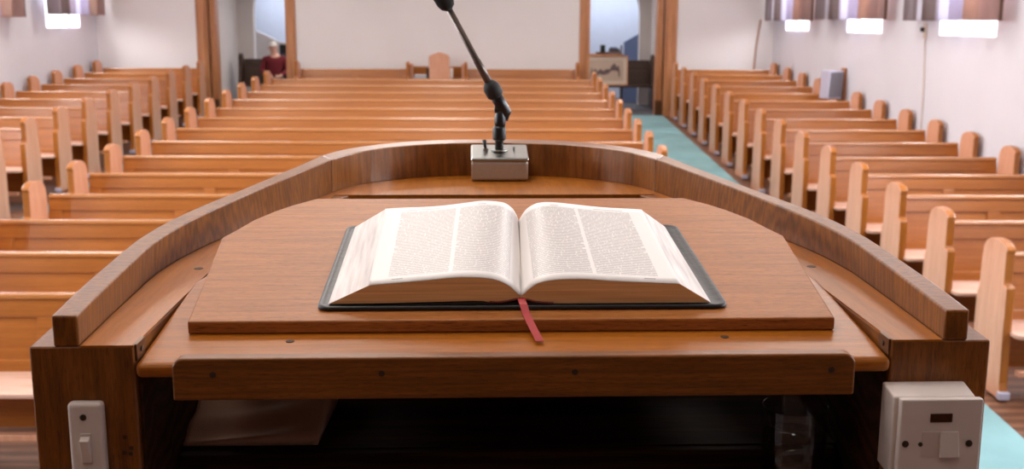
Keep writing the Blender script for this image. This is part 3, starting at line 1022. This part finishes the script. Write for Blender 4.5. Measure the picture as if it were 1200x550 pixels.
def ppart(mb, name, mat, **k):
    """part modelled in pulpit-frame coordinates; xs given relative to the centre line"""
    mb.v = [(x, y + OFF[1], z + OFF[2]) for x, y, z in mb.v]
    return mb.build(name, mat, pulpit, **k)
n1, n2 = 26, 30
fi, fo = INNC[:SEAM + 1], OUTC[:SEAM + 1]
ri = resample(fi, n1)
ro = resample(fo, n1)
ri[-1], ro[-1] = (ri[-1][0] + .0005, ri[-1][1] - .0016), (ro[-1][0] + .0005, ro[-1][1] - .0016)     # open glue joint
for s in (-1, 1):
    ppart(rail_mesh([(s * a, b) for a, b in ri], [(s * a, b) for a, b in ro]), 'rail', M['rail_wood'], bevel=.0022, segs=2, angle=40)
# back arc of the rail, as its own piece
bi = resample(INNC[SEAM:] + [(-a, b) for a, b in INNC[SEAM:]][::-1], n2)
bo = resample(OUTC[SEAM:] + [(-a, b) for a, b in OUTC[SEAM:]][::-1], n2)
ppart(rail_mesh(bi, bo), 'rail', M['rail_arc'], bevel=.0022, segs=2, angle=40)
# body wall: thick curved shell from the dais up to the ledge
halfo = resample(OUTC, 44)
WI = [(.380, YFR), (.380, 1.30), (.381, 1.45), (.372, 1.60), (.338, 1.78), (.300, 1.93), (.262, 2.05), (.21, 2.12), (.14, 2.17), (.07, 2.19), (.02, 2.195)]
halfi = resample(WI, 44)
def offset_out(c, d):
    o = []
    for i, (a, b) in enumerate(c):
        a0, b0 = c[max(i - 1, 0)]
        a1, b1 = c[min(i + 1, len(c) - 1)]
        tx, ty = a1 - a0, b1 - b0
        l = math.hypot(tx, ty)
        o.append((a + ty / l * d, b - tx / l * d))
    o[0] = (o[0][0], c[0][1])
    return o
ho = offset_out(halfo, .024)
full_o = ho + [(-a, b) for a, b in ho][::-1]
full_i = halfi + [(-a, b) for a, b in halfi][::-1]
mb = MB()
mb.strip([[(a, b, DAIS), (c, d, DAIS), (c, d, ZL), (a, b, ZL)] for (a, b), (c, d) in zip(full_i, full_o)])
ppart(mb, 'body', M['oakZ'], bevel=.0015, segs=1, angle=40)
# ledge: the lighter top board inside the rail, straight-edged at the back
def ledge_poly():
    half_in = [(a - .001, b) for a, b in resample(INNC, 40)]
    outer = half_in + [(-a, b) for a, b in half_in][::-1]
    inner = [(-.380, YFR), (-.380, 1.30), (-.378, 1.45), (-.36, 1.60), (-.33, 1.75), (-.303, 1.90), (-.2965, 2.032), (.2965, 2.032), (.303, 1.90), (.33, 1.75), (.36, 1.60), (.378, 1.45), (.380, 1.30), (.380, YFR)]
    return outer, inner
oc, ic = ledge_poly()
mb = MB()
pts = oc + ic
side = [p for p in oc if p[0] > 0 and p[1] <= 2.031]
# side strips (right then left) and the back slab
for s in (-1, 1):
    ins = [(.380, YFR), (.380, 1.30), (.378, 1.45), (.36, 1.60), (.33, 1.75), (.303, 1.90), (.2965, 2.032)]
    IN = resample(ins, 24)
    rr = [p for p in resample([(a - .001, b) for a, b in INNC[:9]] + [(.312, 2.032)], 24)]
    mb.strip([[(s * a, b, ZL - .001), (s * c, d, ZL - .001), (s * c, d, ZL + .0012), (s * a, b, ZL + .0012)] for (a, b), (c, d) in zip(IN, rr)])
backp = [(-.312, 2.032)] + [(x, y) for x, y in bi[::-1] if y > 2.04] + [(.312, 2.032)]
mb.prism(backp, lambda p: (p[0], p[1], ZL - .012), lambda p: (p[0], p[1], ZL + .0012))
ppart(mb, 'ledge', M['ledge'])
# sloping desk base
TS = .1
def zbase(y):
    return -.3338 + TS * (y - YFR)
hb = [(.379, 1.064), (.3792, 1.17), (.3792, 1.31), (.355, 1.40), (.350, 1.44), (.25, 1.63)]
outline = hb + [(-a, b) for a, b in hb][::-1]
ppart(MB().prism(outline, lambda p: (p[0], p[1], zbase(p[1]) - .0155), lambda p: (p[0], p[1], zbase(p[1]))), 'desk_base', M['base'], bevel=.006, segs=4, angle=50)
# lip board across the front
def rrect(x0, x1, z0, z1, r):
    p = [(x0, z0), (x1, z0)]
    p += arc(x1 - r, z1 - r, r, 0, PI / 2, 5) + arc(x0 + r, z1 - r, r, PI / 2, PI, 5)
    return p
ppart(MB().prism(rrect(-.338, .336, -.3665, -.3235, .011), lambda p: (p[0], 1.046, p[1]), lambda p: (p[0], 1.0635, p[1])), 'lip_board', M['oakX'], bevel=.0025, segs=3, angle=50)
# reading board
hbd = [(.345, 1.1415), (.3735, 1.448), (.362, 1.482), (.3475, 1.532), (.326, 1.578), (.3075, 1.608), (.276, 1.647)]
outline = hbd + [(-a, b) for a, b in hbd][::-1]
ppart(MB().prism(outline, lambda p: (p[0], p[1], zbase(p[1]) + .0003), lambda p: (p[0], p[1], zbase(p[1]) + .0143)), 'reading_board', M['board'], bevel=.002, segs=2, angle=20)
def zboard(y):
    return zbase(y) + .0143
# bronze latch plates on the ledge corners
for s in (-1, 1):
    mb = MB().box(s * .380 - .0025, s * .380 + .0025, YFR + .002, YFR + .030, ZL - .016, ZL + .0015)
    pl_ = ppart(mb, 'latch_plate', M['bronze'], bevel=.0006)
    mb = MB().tube([(s * .3775 - s * .0, 1.086 + OFF[1], ZL - .007 + OFF[2]), (s * .3765, 1.086 + OFF[1], ZL - .007 + OFF[2])], .0028, 10)
    mb.build('latch_screw', M['screw'], pl_)
# plugged screw holes: ledge, desk base and lip
def hole(x, y, z, r=.0045, n=(0, 0, 1), sy=1.0):
    nv = Vector(n)
    mb = MB().tube([Vector((x, y, z)) - nv * .001, Vector((x, y, z)) + nv * .0004], r, 12)
    ppart(mb, 'screw_hole', M['plug'])
hole(-.398, 1.415, ZL + .0013, .006)
hole(.402, 1.41, ZL + .0013, .006)
hole(-.235, 1.121, zbase(1.121), .0045)
hole(.222, 1.125, zbase(1.125), .0045)
for x in (-.2985, -.1345, .0555, .3115):
    hole(x, 1.046, -.340, .0032, (0, -1, 0))
for x, z in ((-.3945, -.412), (-.3885, -.4235), (-.3955, -.4285), (-.3895, -.4295)):
    hole(x, YFR, z, .0022, (0, -1, 0))
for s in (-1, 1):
    ppart(MB().box(s * .378 - .0015, s * .378 + .0015, 1.078, 1.62, -.90, -.352), 'shade_lining', M['inside'])  # dark sheets added where the inner faces lie in shade
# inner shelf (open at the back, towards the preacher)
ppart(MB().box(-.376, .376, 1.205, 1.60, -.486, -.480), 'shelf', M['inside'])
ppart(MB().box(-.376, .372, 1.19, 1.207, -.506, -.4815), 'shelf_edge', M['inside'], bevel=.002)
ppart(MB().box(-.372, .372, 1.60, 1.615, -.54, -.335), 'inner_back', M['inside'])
ppart(MB().box(-.296, .296, 1.50, 2.031, -.333, -.3295), 'light_stop', M['inside'])  # added to close the slot and keep light out of the cavity
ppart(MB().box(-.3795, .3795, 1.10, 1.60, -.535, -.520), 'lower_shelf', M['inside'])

# ------------------------------------------------------------------ open Bible-sized book
BY0, BY1 = 1.172, 1.478
def zt(y):
    return zboard(y)
BOOK = (.060, BY0, zboard(BY0))
book = thing('open_book', 'large open black leather bound book with two-column pages lying on the reading board', 'book')
place(book, BOOK)
def bpart(mb, name, mat, **k):
    mb.v = [(x - BOOK[0], y - BOOK[1], z - BOOK[2]) for x, y, z in mb.v]
    return mb.build(name, mat, k.pop('parent', book), **k)
NEAR_L = [(.057, .0144), (.0535, .0160), (.051, .0182), (.046, .0232), (.042, .0262), (.032, .0312), (.019, .0340), (.0, .0352), (-.018, .0348), (-.045, .0322), (-.074, .0296), (-.096, .0278), (-.109, .0267)]
FAR_L = [(.067, .0125), (.0662, .0160), (.065, .0200), (.060, .0290), (.056, .0330), (.050, .0372), (.041, .0398), (.018, .0410), (-.011, .0375), (-.034, .0348), (-.057, .0330), (-.090, .0318), (-.112, .0305)]
NEAR_R = [(.057, .0144), (.0595, .0160), (.062, .0185), (.068, .0240), (.075, .0279), (.084, .0303), (.093, .0316), (.110, .0326), (.130, .0322), (.154, .0305), (.177, .0292), (.205, .0278), (.231, .0268)]
FAR_R = [(.067, .0125), (.069, .0170), (.072, .0220), (.076, .0280), (.081, .0325), (.088, .0362), (.095, .0384), (.112, .0390), (.140, .0362), (.170, .0328), (.195, .0308), (.218, .0296), (.234, .0284)]
BOT_L = [(.056, .0095), (.048, .0088), (.036, .0068), (.026, .0064), (.012, .0085), (-.03, .0078), (-.10, .0064), (-.153, .0058)]
BOT_R = [(.056, .0095), (.064, .0088), (.076, .0060), (.087, .0052), (.130, .0052), (.19, .0052), (.24, .0052), (.266, .0052)]
def lerp2(a, b, t):
    return (a[0] + (b[0] - a[0]) * t, a[1] + (b[1] - a[1]) * t)
def lens(c):
    d = [0]
    for i in range(1, len(c)):
        d.append(d[-1] + math.hypot(c[i][0] - c[i - 1][0], c[i][1] - c[i - 1][1]))
    return [x / d[-1] for x in d]
def page_block(near, far, bot, name):
    near, far = resample(near, 40), resample(far, 40)
    ny = 16
    us = lens(near)
    # printed top sheet, following the curve (thin solid)
    vs, uv, fs = [], [], []
    n = len(near)
    for k in range(ny + 1):
        t = k / ny
        y = BY0 + .004 + (BY1 - BY0 - .008) * t
        for i in range(n):
            x, h = lerp2(near[i], far[i], t)
            vs.append((x, y, zt(y) + h))
            uv.append((us[i], t))
    for k in range(ny):
        for i in range(n - 1):
            a = k * n + i
            fs.append((a, a + 1, a + n + 1, a + n))
    fore_bot = bot[-1]
    # block: near edge face, far edge face, fore edge slope, underside
    blk = MB()
    nb = resample(bot, 20)
    fnb = [(x + (.010 if x < .2 and x > -.1 else 0), h) for x, h in nb]
    def ring(top, b, y):
        return [(x, y, zt(y) + h - .0005) for x, h in top] + [(x, y, zt(y) + h) for x, h in b[::-1]]
    r0, r1 = ring(near, nb, BY0 + .004), ring(far, fnb, BY1 - .004)
    m = len(r0)
    o = blk.add(r0 + r1, [])
    def face(idx, mi):
        blk.f.append(tuple(idx))
        blk.mi.append(mi)
    face(range(m), 0)
    face(range(m, 2 * m), 0)
    for i in range(m):
        j = (i + 1) % m
        mi = 1 if i == n - 1 else (2 if i < n - 1 else 0)
        face((i, j, m + j, m + i), mi)
    b = bpart(blk, 'page_block', [M['edge_gilt'], M['edge_white'], M['paper']])
    top = MB()
    top.add(vs, fs)
    p = bpart(top, 'printed_page', M['print'], smooth=True, uvs=uv)
    so = p.modifiers.new('thick', 'SOLIDIFY')
    so.thickness = .0004
    so.offset = 0
    return b
page_block(NEAR_L, FAR_L, BOT_L, 'left')
page_block(NEAR_R, FAR_R, BOT_R, 'right')
# leather cover: two limp boards and the spine, one slab with rounded corners
def cover():
    mb = MB()
    x0, x1 = -.165, .284
    y0, y1 = BY0 - .004, BY1 + .006
    r = .012
    out = arc(x1 - r, y1 - r, r, 0, PI / 2, 4) + arc(x0 + r, y1 - r, r, PI / 2, PI, 4) + arc(x0 + r, y0 + r, r, PI, 1.5 * PI, 4) + arc(x1 - r, y0 + r, r, 1.5 * PI, 2 * PI, 4)
    # dense outline so that the middle may arch a little
    def sub(poly, step=.02):
        o = []
        for i, a in enumerate(poly):
            b = poly[(i + 1) % len(poly)]
            d = math.hypot(b[0] - a[0], b[1] - a[1])
            k = max(1, int(d / step))
            o += [(a[0] + (b[0] - a[0]) * j / k, a[1] + (b[1] - a[1]) * j / k) for j in range(k)]
        return o
    out = sub(out)
    cx, cy = (x0 + x1) / 2, (y0 + y1) / 2
    def thick(x):
        if x < .03:
            return .0042 + .0024 * max(0, min(1, (x + .12) / .12))
        return .0040
    def ring(sc, f):
        return [(cx + (x - cx) * sc, cy + (y - cy) * (1 - (1 - sc) * .9), zt(cy + (y - cy) * (1 - (1 - sc) * .9)) + f(cx + (x - cx) * sc)) for x, y in out]
    rings = [ring(.985, lambda x: .0004), ring(.998, lambda x: .0012), ring(1.0, lambda x: .0026), ring(.997, lambda x: .0046), ring(.988, lambda x: .0056), ring(.975, lambda x: .0046), ring(.96, lambda x: .0040)]
    mb.strip(rings)
    return bpart(mb, 'cover', M['leather'], smooth=True)
cover()
# leather under the raised left half and round the spine
mb = MB().prism([(-.10, .004), (-.03, .0066), (.012, .0078), (.026, .0058), (.04, .0062), (.056, .0086), (.07, .0072), (.087, .0046), (.10, .004)], lambda p: (p[0], BY0 + .001, zt(BY0) + p[1]), lambda p: (p[0], BY1 - .001, zt(BY1) + p[1]))
bpart(mb, 'spine', M['leather'])
# headband: thin red and gold roll along the block's foot at the spine
for pts in ([(.022, .0078), (.030, .0072), (.040, .0082), (.050, .0105), (.056, .0120)], [(.057, .0120), (.064, .0100), (.074, .0074), (.086, .0064), (.092, .0064)]):
    bpart(MB().tube([(x, BY0 + .003, zt(BY0) + h) for x, h in pts], .0013, 8), 'headband', M['headband'], smooth=True)
# ribbon marker
rp = [(.0565, 1.205, .0125), (.0568, 1.182, .0128), (.0572, 1.170, .0105)]
pts = [(x, y, zt(y) + h) for x, y, h in rp] + [(.0585, 1.160, -.3005), (.0608, 1.149, -.3075), (.0645, 1.136, -.3140), (.0690, 1.121, -.3205), (.0730, 1.107, -.3262)]
pts3 = [Vector(p) for p in pts]
mb = MB()
rings = []
for i, p in enumerate(pts3):
    d = (pts3[min(i + 1, len(pts3) - 1)] - pts3[max(i - 1, 0)]).normalized()
    sx = Vector((1, .08, 0)) * .0042
    nn = d.cross(sx).normalized() * .0003
    rings.append([p - sx - nn, p + sx - nn, p + sx + nn, p - sx + nn])
mb.strip(rings)
o = bpart(mb, 'ribbon', M['ribbon'])
o['label'] = 'red ribbon marker hanging over the front of the board'

# ------------------------------------------------------------------ microphone on its steel box
MBX, MBY0, MBY1 = .062, 2.200, 2.283
mic = thing('desk_microphone', 'black gooseneck microphone on a grey metal box at the back of the pulpit', 'microphone')
MIC = (MBX, 2.24, ZL + .0014)
place(mic, MIC)
def mpart(mb, name, mat, parent=None, **k):
    mb.v = [(x - MIC[0], y - MIC[1], z - MIC[2]) for x, y, z in mb.v]
    return mb.build(name, mat, parent or mic, **k)
z0, z1 = ZL + .0014, -.2660
box_ = mpart(MB().box(.0050, .1190, MBY0, MBY1, z0 + .001, z1), 'box', M['painted_steel'], bevel=.006, segs=3)
mpart(MB().box(.0040, .1200, MBY0 - .001, MBY1 + .0005, z1 - .0015, z1 + .0065), 'lid', M['steel'], bevel=.005, segs=3)
for o_ in (box_, [c for c in mic.children if c.name.startswith('lid')][0]):
    for v_ in o_.data.vertices:                      # the lid slopes down towards the preacher
        if v_.co.z > .02:
            v_.co.z += (v_.co.y - .0) * .22
zt_ = z1 + .0065
for x in (.016, .108):
    mpart(MB().tube([(x, 2.262, z1 + .005), (x, 2.262, z1 + .0075)], .0035, 12), 'lid_screw', M['screw'])
mpart(MB().tube([(.062, 2.245, zt_ - .001), (.062, 2.245, zt_ + .003)], .017, 24), 'flange', M['steel'], bevel=.001)
# toggle switch at the left
tg = mpart(MB().tube([(.034, 2.245, zt_), (.034, 2.245, zt_ + .006)], .006, 14), 'switch_collar', M['steel'])
mpart(MB().tube([(.034, 2.245, zt_ + .005), (.0315, 2.249, zt_ + .022)], [.0028, .0045], 10), 'toggle', M['black'], smooth=True)
mpart(MB().tube([(.092, 2.248, zt_), (.092, 2.248, zt_ + .008)], .0022, 8), 'pin', M['steel'])
zs = zt_ + .003
mpart(MB().lathe([(.0085, 0), (.0085, .018), (.012, .019), (.0135, .021), (.0135, .044), (.0115, .046), (.010, .048)], (.062, 2.245, zs), 20), 'stud', M['black'], smooth=True, bevel=.0006)
zc_ = zs + .047
mpart(MB().lathe([(.0105, 0), (.0115, .006), (.0112, .018), (.0082, .030), (.006, .034)], (.0635, 2.245, zc_), 18), 'swivel', M['black'], smooth=True)
mpart(MB().tube([(.052, 2.243, zc_ + .034), (.076, 2.243, zc_ + .034)], .0068, 14), 'hinge_pin', M['black'], bevel=.001)
mpart(MB().tube([(.074, 2.25, zc_ + .012), (.080, 2.25, zc_ + .030)], .006, 12), 'clamp_screw', M['black'])
# clip (holds the boom) running up to the left
dirv = Vector((-.47, -.26, .845)).normalized()
base = Vector((.0775, 2.252, zc_ + .022))
e1 = base + dirv * .030
mpart(MB().tube([base, base + dirv * .006, e1, e1 + dirv * .022], [.010, .0125, .0125, .0125], 18), 'clip', M['black'], smooth=True)
p0 = e1 + dirv * .016
mpart(MB().tube([p0, p0 + dirv * .004, p0 + dirv * .022, p0 + dirv * .030, p0 + dirv * .036], [.0135, .0172, .0172, .0135, .008], 20), 'grip_ring', M['rubber'], smooth=True)
p1 = p0 + dirv * .034
bd = Vector((-.095, -.055, .176)).normalized()
p2 = p1 + bd * .170
mpart(MB().tube([p1 - bd * .01, p1 + bd * .05, p1 + bd * .051, p2], [.0078, .0076, .0068, .0060], 14), 'boom', M['boom'], smooth=True)
mpart(MB().tube([p2 - bd * .004, p2 + bd * .002, p2 + bd * .012, p2 + bd * .03, p2 + bd * .044, p2 + bd * .052], [.006, .0135, .0175, .0185, .013, .004], 20), 'windscreen', M['foam'], smooth=True)

# ------------------------------------------------------------------ switch on the left post
sw = thing('light_switch', 'narrow white rocker switch on the left front post of the pulpit', 'switch')
SW = (-.3795, YFR, -.4145)
place(sw, SW)
MB().box(-.0172, .0172, -.013, -.0003, -.043, .043).build('faceplate', M['white_plastic'], sw, bevel=.0045, segs=4)
MB().box(-.0052, .0052, -.0145, -.012, -.020, .012).build('rocker_frame', M['cream_plastic'], sw, bevel=.0006)
rk = MB()
rk.add([(-.0045, -.013, -.018), (.0045, -.013, -.018), (.0045, -.013, .010), (-.0045, -.013, .010), (-.0045, -.0160, -.018), (.0045, -.0160, -.018), (.0045, -.0205, .006), (-.0045, -.0205, .006)],
       [(0, 3, 2, 1), (4, 5, 6, 7), (0, 1, 5, 4), (1, 2, 6, 5), (2, 3, 7, 6), (3, 0, 4, 7)])
rk.build('rocker', M['white_plastic'], sw, bevel=.0007)
MB().tube([(-.0015, -.0125, .0285), (-.0015, -.0138, .0285)], .0032, 14).build('screw', M['screw'], sw)
MB().tube([(-.0015, -.0125, -.0285), (-.0015, -.0138, -.0285)], .0032, 14).build('screw', M['screw'], sw)

# ------------------------------------------------------------------ fused switch box on the right post
fs_ = thing('fused_switch', 'square white surface mounted switch box on the right front post of the pulpit', 'switch')
FS = (.4650, YFR, -.4030)
place(fs_, FS)
MB().add_taper(-.0395, .0450, -.0440, .0375, -.0445, -.0003, .0430).build('pattress', M['white_plastic'], fs_, bevel=.0020, segs=2)
MB().box(-.0440, .0375, -.0540, -.0452, -.0420, .0418).build('faceplate', M['white_plastic'], fs_, bevel=.0016, segs=3)
yf_ = -.0540
fx_ = len(fs_.children)
MB().box(-.0105, .0115, yf_ - .0012, yf_ + .002, .0185, .0275).build('neon_window', M['neon'], fs_, bevel=.0008)
MB().box(-.0215, -.0045, yf_ - .0005, yf_ + .002, -.0175, .009).build('fuse_carrier', M['cream_plastic'], fs_, bevel=.0003)
MB().tube([(-.0185, yf_ - .0012, -.0040), (-.0185, yf_ + .002, -.0040)], .0022, 12).build('fuse_screw', M['screw'], fs_)
rk = MB()
rk.add([(.0010, yf_, -.0175), (.0185, yf_, -.0175), (.0185, yf_, .009), (.0010, yf_, .009), (.0000, yf_ - .0052, -.0165), (.0195, yf_ - .0052, -.0165), (.0185, yf_ - .0012, .009), (.0022, yf_ - .0012, .009)],
       [(0, 3, 2, 1), (4, 5, 6, 7), (0, 1, 5, 4), (1, 2, 6, 5), (2, 3, 7, 6), (3, 0, 4, 7)])
rk.build('rocker', M['white_plastic'], fs_, bevel=.0008)
for x in (-.0335, .0300):
    MB().tube([(x, yf_ - .0010, -.0035), (x, yf_ + .002, -.0035)], .0034, 14).build('screw', M['screw'], fs_)
for c_ in list(fs_.children)[fx_:]:          # fittings are centred on the faceplate
    c_.location.x = -.0042

# ------------------------------------------------------------------ glass of water and the cloth on the shelves
gl = thing('drinking_glass', 'clear drinking glass half full of water under the right end of the desk', 'glass')
GL = (.357, 1.145, -.5195)
place(gl, GL)
MB().lathe([(.0005, .0), (.031, .0), (.0330, .004), (.0345, .05), (.0358, .1065), (.0352, .1075), (.0344, .1065), (.0328, .05), (.0312, .008), (.0005, .007)], (0, 0, 0), 40).build('tumbler', M['glass'], gl, smooth=True)
MB().lathe([(.0005, .0075), (.0316, .0065), (.0328, .04), (.0338, .0745), (.0005, .0745)], (0, 0, 0), 40).build('water', M['water'], gl, smooth=True)
# folded cloth
mb = MB()
nx, ny = 26, 18
vs, fs = [], []
for k in range(ny + 1):
    for i in range(nx + 1):
        u, v = i / nx, k / ny
        x = -.165 * u
        y = .15 * v
        h = .010 + .035 * v ** 1.3 + .004 * math.sin(u * 7 + v * 3) * v + .003 * math.sin(v * 16 + u * 4)
        h -= .004 * (1 - v) * u
        vs.append((x + .012 * (1 - v) * (u - .5) - .012 * v * (1 - u) * 0, y, h))
n = len(vs)
vs += [(x, y, .0008 if k_ == 0 else max(.0008, z - .012)) for (x, y, z), k_ in zip(vs, [0] * n)]
for k in range(ny):
    for i in range(nx):
        a = k * (nx + 1) + i
        fs.append((a, a + 1, a + nx + 2, a + nx + 1))
        fs.append((n + a, n + a + nx + 1, n + a + nx + 2, n + a + 1))
for i in range(nx):
    fs.append((i, n + i, n + i + 1, i + 1))
    a = ny * (nx + 1) + i
    fs.append((a, a + 1, n + a + 1, n + a))
for k in range(ny):
    a = k * (nx + 1)
    fs.append((a, a + nx + 1, n + a + nx + 1, n + a))
    a += nx
    fs.append((a, n + a, n + a + nx + 1, a + nx + 1))
mb.add(vs, fs)
cl = mb.build('folded_cloth', M['cloth'], None, smooth=True)
place(cl, (-.168, 1.212, -.4798))
tag(cl, 'folded tan cloth lying on the shelf under the left of the desk', 'cloth')
